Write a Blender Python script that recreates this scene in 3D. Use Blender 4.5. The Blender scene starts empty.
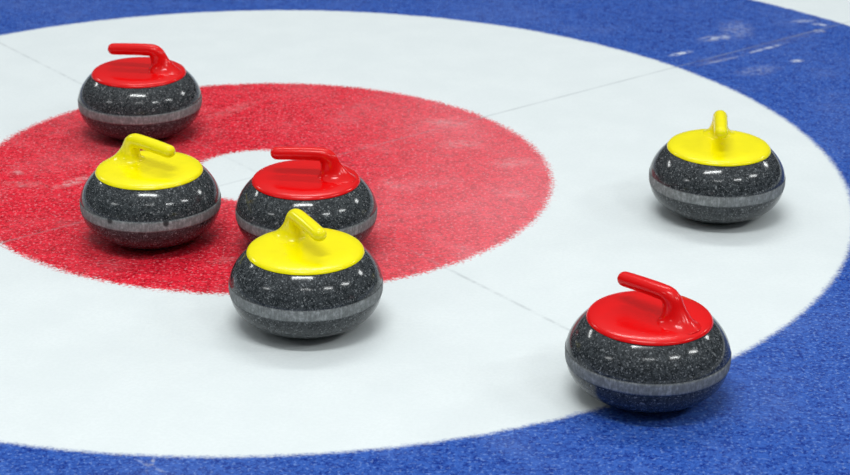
import bpy, bmesh, math
from mathutils import Matrix, Vector

scene = bpy.context.scene
col = scene.collection

# ---------------------------------------------------------------- camera
PITCH, ROLL = 0.39576, 0.00911
F = Vector((0, math.cos(PITCH), -math.sin(PITCH)))
R0 = Vector((1, 0, 0)); U0 = R0.cross(F)
RX = R0 * math.cos(ROLL) + U0 * math.sin(ROLL)
UX = -R0 * math.sin(ROLL) + U0 * math.cos(ROLL)
cd = bpy.data.cameras.new('camera')
cam = bpy.data.objects.new('camera', cd); col.objects.link(cam)
m = Matrix((RX, UX, -F)).transposed().to_4x4()
m.translation = Vector((0.34364, -3.99541, 1.53043))
cam.matrix_world = m
cd.sensor_width = 36; cd.lens = 2040.85 / 850 * 36
cd.clip_start = .1; cd.clip_end = 200
cd.dof.use_dof = True; cd.dof.focus_distance = 3.6; cd.dof.aperture_fstop = 7.0
scene.camera = cam

# ---------------------------------------------------------------- view
vs = scene.view_settings
scene.display_settings.display_device = 'sRGB'
vs.view_transform = 'Standard'; vs.look = 'None'; vs.gamma = 1; vs.use_curve_mapping = False
vs.exposure = -0.74

# ---------------------------------------------------------------- world: the bright hall, paler overhead than at the sides
w = bpy.data.worlds.new('hall'); scene.world = w; w.use_nodes = True
wn, wl = w.node_tree.nodes, w.node_tree.links
bg = wn['Background']
tc = wn.new('ShaderNodeTexCoord'); sx = wn.new('ShaderNodeSeparateXYZ'); rp = wn.new('ShaderNodeValToRGB')
wl.new(tc.outputs['Generated'], sx.inputs[0]); wl.new(sx.outputs['Z'], rp.inputs[0]); wl.new(rp.outputs[0], bg.inputs['Color'])
rp.color_ramp.elements[0].position = 0.0; rp.color_ramp.elements[0].color = (.06, .065, .07, 1)
e_ = rp.color_ramp.elements.new(.42); e_.color = (.20, .22, .23, 1)
rp.color_ramp.elements[2].position = .85; rp.color_ramp.elements[2].color = (.92, .97, 1.0, 1)
bg.inputs['Strength'].default_value = 1.12

# ---------------------------------------------------------------- ceiling luminaires of the hall plus one added fill (area lamps, 6 m up)
def lamp(x, y, sx_, sy_, power, rz=0.0):
    ld = bpy.data.lights.new('luminaire_or_fill', 'AREA'); ld.shape = 'RECTANGLE'
    ld.size = sx_; ld.size_y = sy_; ld.energy = power; ld.color = (.97, 1, .99)
    o = bpy.data.objects.new('luminaire_or_fill', ld); col.objects.link(o)
    o.location = (x, y, 6.0); o.rotation_euler = (0, 0, rz)
lamp(-0.2, -2.8, 2.7, .40, 290)
lamp(4.6, -5.0, 1.7, .45, 150, .3)
lamp(8.0, -2.3, 2.2, .6, 230, .5)
lamp(-9.0, 6.2, 2.4, 1.2, 330, .6)
lamp(11.0, 4.6, 2.6, 1.2, 380, .4)
lamp(-8.5, -4.4, 2.4, .6, 120, -.4)
lamp(0.3, 2.4, 4.0, .6, 210)  # added fill lamp, brightens the back of the ice
lamp(0.4, -5.9, 2.0, .25, 50)

# ---------------------------------------------------------------- node helpers
def newmat(name):
    mt = bpy.data.materials.new(name); mt.use_nodes = True
    n = mt.node_tree.nodes; l = mt.node_tree.links
    return mt, n, l, n['Principled BSDF']

class NB:
    def __init__(s, n, l): s.n, s.l = n, l
    def put(s, sock, v):
        if isinstance(v, bpy.types.NodeSocket): s.l.new(v, sock)
        else: sock.default_value = v
    def math(s, op, a, b=None, c=None, clamp=False):
        x = s.n.new('ShaderNodeMath'); x.operation = op; x.use_clamp = clamp
        s.put(x.inputs[0], a)
        if b is not None: s.put(x.inputs[1], b)
        if c is not None: s.put(x.inputs[2], c)
        return x.outputs[0]
    def noise(s, vec, scale, detail=2, rough=.5, dist=0):
        x = s.n.new('ShaderNodeTexNoise'); s.l.new(vec, x.inputs['Vector'])
        x.inputs['Scale'].default_value = scale; x.inputs['Detail'].default_value = detail
        x.inputs['Roughness'].default_value = rough; x.inputs['Distortion'].default_value = dist
        return x.outputs['Fac']
    def step(s, v, a, b, lo=0., hi=1.):
        x = s.n.new('ShaderNodeMapRange'); x.interpolation_type = 'SMOOTHSTEP'
        s.put(x.inputs['Value'], v)
        x.inputs['From Min'].default_value = a; x.inputs['From Max'].default_value = b
        x.inputs['To Min'].default_value = lo; x.inputs['To Max'].default_value = hi
        return x.outputs[0]
    def mix(s, fac, a, b):
        x = s.n.new('ShaderNodeMix'); x.data_type = 'RGBA'
        s.put(x.inputs[0], fac)
        for i, v in ((6, a), (7, b)):
            s.put(x.inputs[i], v if isinstance(v, bpy.types.NodeSocket) else (*v, 1))
        return x.outputs[2]
    def mapping(s, vec, loc=(0, 0, 0), rot=(0, 0, 0), scale=(1, 1, 1), typ='POINT'):
        x = s.n.new('ShaderNodeMapping'); x.vector_type = typ; s.l.new(vec, x.inputs['Vector'])
        x.inputs['Location'].default_value = loc; x.inputs['Rotation'].default_value = rot; x.inputs['Scale'].default_value = scale
        return x.outputs[0]

# ---------------------------------------------------------------- ice with the painted house
LINE_ANGLE = 0.6748
R_BUTTON, R_RED, R_WHITE, R_BLUE = 0.150, 0.608, 1.219, 1.829
SCUFFS = [
(0.976,0.871,0.644,0.040,0.013,'w',0.85),(1.082,1.005,0.397,0.055,0.025,'w',0.55),(1.256,0.818,0.457,0.022,0.013,'w',0.75),
(1.331,1.163,0.308,0.038,0.016,'w',0.50),(1.369,1.133,-0.190,0.024,0.014,'w',0.75),(1.356,1.074,0.031,0.016,0.018,'w',0.65),
(1.070,0.817,0.590,0.075,0.009,'w',0.40),(1.195,0.919,0.684,0.085,0.009,'w',0.60),(1.144,1.08,1.435,0.09,0.050,'w',0.22),
(1.148,0.739,0.552,0.071,0.036,'w',0.20),(1.049,0.820,0.683,0.090,0.022,'d',0.50),(1.251,0.990,0.678,0.190,0.022,'d',0.50),
(-0.074,-1.246,1.408,0.022,0.005,'w',0.80),(-0.074,-1.249,-0.690,0.034,0.005,'w',0.35),
(-0.385,-0.050,0.792,0.060,0.018,'w',0.70),(-0.511,0.001,-0.539,0.020,0.012,'w',0.50),(-0.483,-0.068,-0.136,0.060,0.024,'w',0.22),
(0.418,0.200,0.307,0.055,0.030,'w',0.30),(0.529,0.087,0.403,0.050,0.035,'w',0.32),(0.386,0.336,-0.321,0.070,0.028,'w',0.30),
(0.270,-0.046,-1.008,0.045,0.020,'w',0.22),(-0.097,0.413,0.901,0.10,0.025,'w',0.20),(0.527,-0.096,-0.332,0.040,0.025,'w',0.25),
(-0.034,-0.452,0.356,0.034,0.020,'w',0.18)]

def ice_material():
    mt, n, l, bs = newmat('pebbled_ice'); b = NB(n, l)
    g = n.new('ShaderNodeNewGeometry'); P = g.outputs['Position']
    sp = n.new('ShaderNodeSeparateXYZ'); l.new(P, sp.inputs[0]); X, Y = sp.outputs[0], sp.outputs[1]
    r = b.math('SQRT', b.math('ADD', b.math('MULTIPLY', X, X), b.math('MULTIPLY', Y, Y)))
    fine = b.noise(P, 150, 2, .65); peb = b.noise(P, 75, 3, .6); mid = b.noise(P, 9, 3, .55); big = b.noise(P, 2.6, 3, .5)
    wob = b.noise(P, 28, 2, .5)
    fz = b.math('SUBTRACT', fine, .5); wz = b.math('MULTIPLY', b.math('SUBTRACT', wob, .5), .010)
    def edge(R, fuzz, soft):
        v = b.math('ADD', b.math('ADD', r, wz), b.math('MULTIPLY', fz, fuzz))
        return b.step(v, R - soft, R + soft)
    e0, e1, e2, e3 = edge(R_BUTTON, .05, .008), edge(R_RED, .050, .009), edge(R_WHITE, .018, .009), edge(R_BLUE, .016, .009)
    white = b.mix(b.step(mid, .3, .75), (.740, .785, .795), (.775, .818, .826))
    white = b.mix(b.step(fine, .40, .60, .35, 0), white, (.70, .745, .755))
    # painted colours, mottled by the frosty pebble above them
    g1 = b.noise(P, 140, 3, .75); g2 = b.noise(P, 42, 4, .7)
    gr = b.step(b.math('ADD', b.math('MULTIPLY', g1, .60), b.math('MULTIPLY', g2, .40)), .37, .58)
    fleck = b.step(b.noise(P, 160, 1, .5), .56, .70)
    worn = b.math('ADD', b.step(big, .42, .70, 0, .08), b.step(mid, .50, .80, 0, .10))
    redb = b.mix(gr, (.36, .002, .010), (.82, .022, .046))
    blub = b.mix(gr, (.002, .022, .215), (.036, .112, .450))
    redb = b.mix(b.math('MULTIPLY', fleck, .50), redb, (.88, .30, .34))
    blub = b.mix(b.math('MULTIPLY', fleck, .42), blub, (.22, .34, .68))
    rd = b.math('ADD', worn, b.math('MULTIPLY', b.step(X, .05, .45), .15))   # the red is paler where it is worn, and towards the right
    red = b.mix(rd, redb, (.95, .55, .60))
    blue = b.mix(b.math('MULTIPLY', worn, .6), blub, (.40, .50, .80))
    # faint grey string lines under the ice: centre line and tee line
    ca, sa = math.cos(LINE_ANGLE), math.sin(LINE_ANGLE)
    d1 = b.math('ABSOLUTE', b.math('ADD', b.math('MULTIPLY', X, -sa), b.math('MULTIPLY', Y, ca)))
    d2 = b.math('ABSOLUTE', b.math('ADD', b.math('MULTIPLY', X, ca), b.math('MULTIPLY', Y, sa)))
    l1 = b.math('MULTIPLY', b.step(d1, .0012, .0060, 1, 0), b.step(b.noise(P, 7, 3), .30, .65, .25, .75))
    l2 = b.math('MULTIPLY', b.math('MULTIPLY', b.step(d2, .0, .0070, 1, 0), b.step(b.noise(P, 30, 4, .7), .35, .65, .12, .75)), b.step(r, R_WHITE - .02, R_WHITE, 1, 0))
    ln = b.math('MULTIPLY', b.math('MAXIMUM', l1, l2), b.step(r, R_RED - .05, R_RED + .01, .28, .5))
    c = b.mix(e0, white, red); c = b.mix(e1, c, white); c = b.mix(e2, c, blue); c = b.mix(e3, c, white)
    c = b.mix(ln, c, (.30, .33, .35))
    # scuffs
    ws = ds = None
    brk = b.step(b.noise(P, 60, 3, .65), .33, .62)
    for (x, y, a, L, W, k, s) in SCUFFS:
        v = b.mapping(P, (x, y, 0), (0, 0, a), (L * 1.25, W * 1.25, 1), 'TEXTURE')
        vm = n.new('ShaderNodeVectorMath'); vm.operation = 'LENGTH'; l.new(v, vm.inputs[0])
        e = b.step(vm.outputs['Value'], .15, 1.0, s, 0)
        if k == 'w': ws = e if ws is None else b.math('MAXIMUM', ws, e)
        else: ds = e if ds is None else b.math('MAXIMUM', ds, e)
    c = b.mix(b.math('MULTIPLY', b.math('MULTIPLY', ws, brk), b.step(r, R_RED, R_RED + .1, .72, 1)), c, b.mix(e1, (.78, .60, .60), (.66, .70, .78)))
    c = b.mix(b.math('MULTIPLY', ds, b.math('MULTIPLY', brk, .75)), c, (.13, .13, .24))
    l.new(c, bs.inputs['Base Color'])
    bs.inputs['Roughness'].default_value = .34
    bs.inputs['IOR'].default_value = 1.31
    bs.inputs['Specular IOR Level'].default_value = .22
    bp = n.new('ShaderNodeBump'); bp.inputs['Strength'].default_value = .35; bp.inputs['Distance'].default_value = .0015
    l.new(b.math('ADD', peb, b.math('MULTIPLY', fine, .5)), bp.inputs['Height']); l.new(bp.outputs[0], bs.inputs['Normal'])
    return mt
ICE = ice_material()

def finish(name, bm, mat, parent=None, smooth=True):
    bmesh.ops.recalc_face_normals(bm, faces=bm.faces[:])
    me = bpy.data.meshes.new(name); bm.to_mesh(me); bm.free()
    me.materials.append(mat)
    for p in me.polygons: p.use_smooth = smooth
    o = bpy.data.objects.new(name, me); col.objects.link(o)
    if parent: o.parent = parent
    return o

SEG = 192
def ring_mesh(r0, r1, square=None):
    bm = bmesh.new(); A = []; B = []
    for i in range(SEG):
        t = 2 * math.pi * i / SEG; c, s = math.cos(t), math.sin(t)
        if r0: A.append(bm.verts.new((r0 * c, r0 * s, 0)))
        k = r1 if square is None else square / max(abs(c), abs(s))
        B.append(bm.verts.new((k * c, k * s, 0)))
    if r0:
        for i in range(SEG):
            j = (i + 1) % SEG; bm.faces.new((A[i], B[i], B[j], A[j]))
    else: bm.faces.new(B)
    return bm

def upface(o):
    me = o.data
    for p in me.polygons:
        if p.normal.z < 0: p.flip()
floor = finish('floor', ring_mesh(R_BLUE, 0, 14.0), ICE, None, False)
floor['kind'] = 'structure'; floor['label'] = 'white pebbled curling ice outside the painted house'
for nm, a, b_, lb in (('blue_ring', R_WHITE, R_BLUE, 'blue outer ring painted in the ice'),
                      ('white_ring', R_RED, R_WHITE, 'wide white ring between the blue and the red'),
                      ('red_ring', R_BUTTON, R_RED, 'red inner ring painted in the ice'),
                      ('button', 0, R_BUTTON, 'small white button at the centre of the red ring')):
    o = finish(nm, ring_mesh(a, b_), ICE, floor, False); o['label'] = lb; upface(o)
upface(floor)

# ---------------------------------------------------------------- stone materials
def granite(name, seed):
    mt, n, l, bs = newmat(name); b = NB(n, l)
    t = n.new('ShaderNodeTexCoord'); V = b.mapping(t.outputs['Object'], (seed, seed * .7, 0))
    vo = n.new('ShaderNodeTexVoronoi'); l.new(V, vo.inputs['Vector']); vo.inputs['Scale'].default_value = 620
    sc = n.new('ShaderNodeSeparateColor'); l.new(vo.outputs['Color'], sc.inputs[0])
    v2 = n.new('ShaderNodeTexVoronoi'); l.new(V, v2.inputs['Vector']); v2.inputs['Scale'].default_value = 330
    s2 = n.new('ShaderNodeSeparateColor'); l.new(v2.outputs['Color'], s2.inputs[0])
    c = b.mix(b.step(b.noise(V, 120, 3, .6), .35, .68), (.013, .016, .018), (.042, .048, .052))
    c = b.mix(b.step(sc.outputs[0], .66, .90), c, (.070, .077, .083))
    c = b.mix(b.step(sc.outputs[1], .91, .98), c, (.19, .20, .21))
    c = b.mix(b.math('MULTIPLY', b.step(s2.outputs[0], .975, .985), .35), c, (.42, .44, .45))
    l.new(c, bs.inputs['Base Color'])
    bs.inputs['Roughness'].default_value = .11
    bs.inputs['Specular IOR Level'].default_value = .32
    return mt
GRANITE = granite('polished_granite', 0.0)

def band_material(name, marks=()):
    mt, n, l, bs = newmat(name); b = NB(n, l)
    t = n.new('ShaderNodeTexCoord'); O = t.outputs['Object']
    V = b.mapping(O, (0, 0, 0), (0, 0, 0), (1, 1, .30))
    so = n.new('ShaderNodeSeparateXYZ'); l.new(O, so.inputs[0])
    st = b.noise(V, 260, 2, .6); fine = b.noise(O, 420, 2, .6); big = b.noise(b.mapping(O, scale=(1, 1, .1)), 22, 3, .6)
    c = b.mix(b.step(st, .36, .66), (.205, .218, .220), (.350, .368, .370))
    c = b.mix(b.step(fine, .56, .72, 0, .6), c, (.40, .41, .42))
    c = b.mix(b.step(big, .35, .65, .28, 0), c, (.10, .105, .11))
    blot = b.noise(O, 120, 4, .7)
    c = b.mix(b.step(blot, .40, .62, .55, 0), c, (.115, .122, .125))
    zd = b.math('ADD', b.math('ABSOLUTE', b.math('SUBTRACT', so.outputs[2], .0750)), b.math('MULTIPLY', b.math('SUBTRACT', fine, .5), .007))
    c = b.mix(b.step(zd, .0088, .0108, 0, .8), c, (.045, .050, .054))
    for (x, y, z, s) in marks:
        v = b.mapping(O, (x, y, z), (0, 0, 0), (s, s, s * 1.3), 'TEXTURE')
        vm = n.new('ShaderNodeVectorMath'); vm.operation = 'LENGTH'; l.new(v, vm.inputs[0])
        c = b.mix(b.step(vm.outputs['Value'], .5, 1.1, .85, 0), c, (.018, .018, .02))
    l.new(c, bs.inputs['Base Color']); bs.inputs['Roughness'].default_value = .65
    bs.inputs['Specular IOR Level'].default_value = .15
    return mt
BAND = band_material('bush_hammered_band')

def plastic(name, c, spec=.35):
    mt, n, l, bs = newmat(name); b = NB(n, l)
    t = n.new('ShaderNodeTexCoord')
    nz = b.noise(t.outputs['Object'], 30, 2)
    l.new(b.mix(b.step(nz, .3, .7), c, tuple(v * .95 for v in c)), bs.inputs['Base Color'])
    l.new(b.step(nz, .3, .7, .17, .24), bs.inputs['Roughness'])
    bs.inputs['Specular IOR Level'].default_value = spec
    return mt
RED = plastic('glossy_red_plastic', (.78, .002, .003))
YELLOW = plastic('glossy_yellow_plastic', (.97, .85, .0005))

# ---------------------------------------------------------------- stone shapes
RB, ZM, N1, H2, N2 = .1344, .0807, 2.56, .0951, 1.80
def rad(z):
    if z > ZM: return RB * max(0, 1 - ((z - ZM) / H2) ** N2) ** (1 / N2)
    return RB * max(0, 1 - ((ZM - z) / ZM) ** N1) ** (1 / N1)

def lathe(profile, seg=128, close=False):
    bm = bmesh.new(); rings = []
    for r, z in profile:
        if r < 1e-6: rings.append([bm.verts.new((0, 0, z))])
        else: rings.append([bm.verts.new((r * math.cos(2 * math.pi * i / seg), r * math.sin(2 * math.pi * i / seg), z)) for i in range(seg)])
    prs = list(zip(rings, rings[1:]))
    if close: prs.append((rings[-1], rings[0]))
    for A, B in prs:
        for i in range(seg):
            j = (i + 1) % seg
            if len(A) == 1: bm.faces.new((A[0], B[i], B[j]))
            elif len(B) == 1: bm.faces.new((A[i], A[j], B[0]))
            else: bm.faces.new((A[i], A[j], B[j], B[i]))
    return bm

def body_bm():
    # running surface (hollow cup on a narrow ring), belly, shoulder, recess under the handle plate
    pr = [(0, .006), (.045, .0055), (.055, .003), (.060, .0002), (.066, .0), (.0695, .0016), (.0725, .0050)]
    zs = [.0085, .0105, .0125, .016, .020, .0245, .029, .034, .039, .044, .049, .054, .059, .063, .067,
          .071, .075, .079, .083, .087, .091, .095, .099, .103, .107, .111, .1145, .118, .1215, .1245, .1275, .130, .132, .134, .1355, .1364]
    pr += [(rad(z), z) for z in zs]
    pr += [(.0985, .1368), (.093, .1360), (.060, .1365), (0, .1365)]
    return lathe(pr)

def band_bm():
    z0, z1 = .0640, .0860
    pr = [(rad(z0) - .001, z0)]
    for i in range(9):
        z = z0 + (z1 - z0) * i / 8
        pr.append((rad(z) + (.0007 if 0 < i < 8 else .0003), z))
    pr.append((rad(z1) - .001, z1))
    return lathe(pr, 128, True)

def plate_bm():
    pr = [(0, .1370), (.1000, .1370), (.1020, .1372), (.1027, .1378)]
    rho = .0095; rc = .1026 - rho * math.sin(math.radians(72)); zc = .1382 - rho * math.cos(math.radians(72))
    for d in (72, 64, 56, 50, 44, 38, 32, 26, 21):
        a = math.radians(d); pr.append((rc + rho * math.sin(a), zc + rho * math.cos(a)))
    z0 = pr[-1][1]
    for r, dz in ((.0935, .0012), (.090, .0022), (.086, .0030), (.081, .0037), (.075, .0041), (.067, .0042), (.056, .0041), (.044, .0041), (.030, .0043), (.015, .0044), (0, .0044)):
        pr.append((r, z0 + dz))
    return lathe(pr, 128)

def grip_bm():
    # (x, z, tangent x, tangent z, in-plane radius, sideways radius)
    # a fin-like neck (deep in the plane of the grip, narrow sideways) flaring into the plate
    K = []
    for z, xi, xo, ry in ((.1440, -.013, -.0990, .0440), (.1460, -.0180, -.0955, .0375), (.1485, -.0225, -.0920, .0315), (.1520, -.0255, -.0875, .0260),
                          (.1565, -.0275, -.0825, .0218), (.1615, -.0288, -.0780, .0188), (.1670, -.0290, -.0735, .0170), (.1720, -.0286, -.0695, .0159)):
        K.append(((xi + xo) / 2, z, 0, 1, (xi - xo) / 2, ry))
    px, pz = -.0250, .1765
    for ph, wd in ((4, .0372), (20, .0350), (38, .0325), (56, .0300), (74, .0275), (90, .0265)):
        a = math.radians(ph); off = .0035 + wd / 2 - .001
        K.append((px - math.cos(a) * off, pz + math.sin(a) * off, math.sin(a), math.cos(a), wd / 2, .0150 - ph * .000010))
    K += [(-.0120, .1924, 1, -.02, .0131, .0140), (.0060, .1921, 1, -.03, .0129, .0139), (.0240, .1914, 1, -.04, .0128, .0138),
          (.0410, .1906, 1, -.05, .0127, .0137), (.0550, .1898, 1, -.06, .0125, .0135)]
    for k in range(1, 6):
        a = k / 6 * math.pi / 2
        K.append((.0550 + .0125 * math.sin(a), .1899 - .0007 * math.sin(a), 1, -.06, .0125 * math.cos(a), .0135 * math.cos(a)))
    bm = bmesh.new(); rings = []; seg = 32
    for x, z, tx, tz, rn, ry in K:
        t = Vector((tx, 0, tz)).normalized(); nn = Vector((-t.z, 0, t.x))
        ring = []
        for i in range(seg):
            a = 2 * math.pi * i / seg
            v = Vector((x, 0, z)) + nn * (rn * math.cos(a)) + Vector((0, ry * math.sin(a), 0))
            ring.append(bm.verts.new(v))
        rings.append(ring)
    tip = bm.verts.new((.0676, 0, .1890))
    for A, B in zip(rings, rings[1:]):
        for i in range(seg):
            j = (i + 1) % seg; bm.faces.new((A[i], A[j], B[j], B[i]))
    for i in range(seg): bm.faces.new((rings[-1][i], rings[-1][(i + 1) % seg], tip))
    bm.faces.new(rings[0])
    return bm

def make_stone(mat, tone):
    root = bpy.data.objects.new('curling_stone', None); col.objects.link(root); root.empty_display_size = .1
    bd = finish('granite_body', body_bm(), GRANITE, root)
    bn = finish('striking_band', band_bm(), BAND, root); bn['label'] = 'matt light grey band around the belly'
    pl = finish('handle_plate', plate_bm(), mat, root); pl['label'] = 'glossy %s round plate' % tone
    gp = finish('grip', grip_bm(), mat, pl)
    sub = gp.modifiers.new('smooth', 'SUBSURF'); sub.levels = 1; sub.render_levels = 1
    return root

def dup(root):
    r = root.copy(); col.objects.link(r)
    for ch in list(root.children):
        c = ch.copy(); col.objects.link(c); c.parent = r
        for g in list(ch.children):
            d = g.copy(); col.objects.link(d); d.parent = c
    return r

proto = {'red': make_stone(RED, 'red'), 'yellow': make_stone(YELLOW, 'yellow')}
STONES = [
 ('red', -.2846,   .2542, 171, 'red-handled curling stone at the back left, half on the white ring behind a yellow-handled stone'),
 ('yellow', -.1854, -.3427, -38, 'yellow-handled curling stone on the left of the red ring, dark nicks in its grey band'),
 ('red', .1173, -.3864, 173, 'red-handled curling stone beside the white button, partly hidden by the yellow-handled stone in front'),
 ('yellow', .1360, -.7300, -61, 'yellow-handled curling stone on white ice at the front edge of the red ring'),
 ('yellow', .9251, -.1878, -96.3, 'lone yellow-handled curling stone on the right, grip pointing at the viewer'),
 ('red', .7089, -.9930, 135, 'nearest red-handled curling stone, at the front right on the edge of the blue ring'),
]
used = set()
stones = []
for k, x, y, a, lb in STONES:
    s = proto[k] if k not in used else dup(proto[k]); used.add(k)
    s.location = (x, y, 0); s.rotation_euler = (0, 0, math.radians(a))
    s['label'] = lb; s['category'] = 'curling stone'; s['group'] = 'curling stones on the painted house'
    stones.append(s)

# the worn nicks in the band of the left yellow stone (the band's own wear)
def nick(dx, ang):
    # direction in world from the stone's centre, turned into the stone's own frame
    a = math.radians(ang) - stones[1].rotation_euler[2]
    return (RB * math.cos(a), RB * math.sin(a), .079 + dx, .0072)
NB_MARKS = [nick(.0045, -117), nick(.0030, -70.5)]
for ch in stones[1].children:
    if ch.name.startswith('striking_band'):
        if ch.data.users > 1: ch.data = ch.data.copy()
        ch.data.materials[0] = band_material('nicked_band', NB_MARKS)
# each stone's own granite pattern
for i, s in enumerate(stones):
    for ch in s.children:
        if ch.name.startswith('granite_body'):
            ch.data = ch.data.copy(); ch.data.materials[0] = granite('polished_granite', .37 * (i + 1))
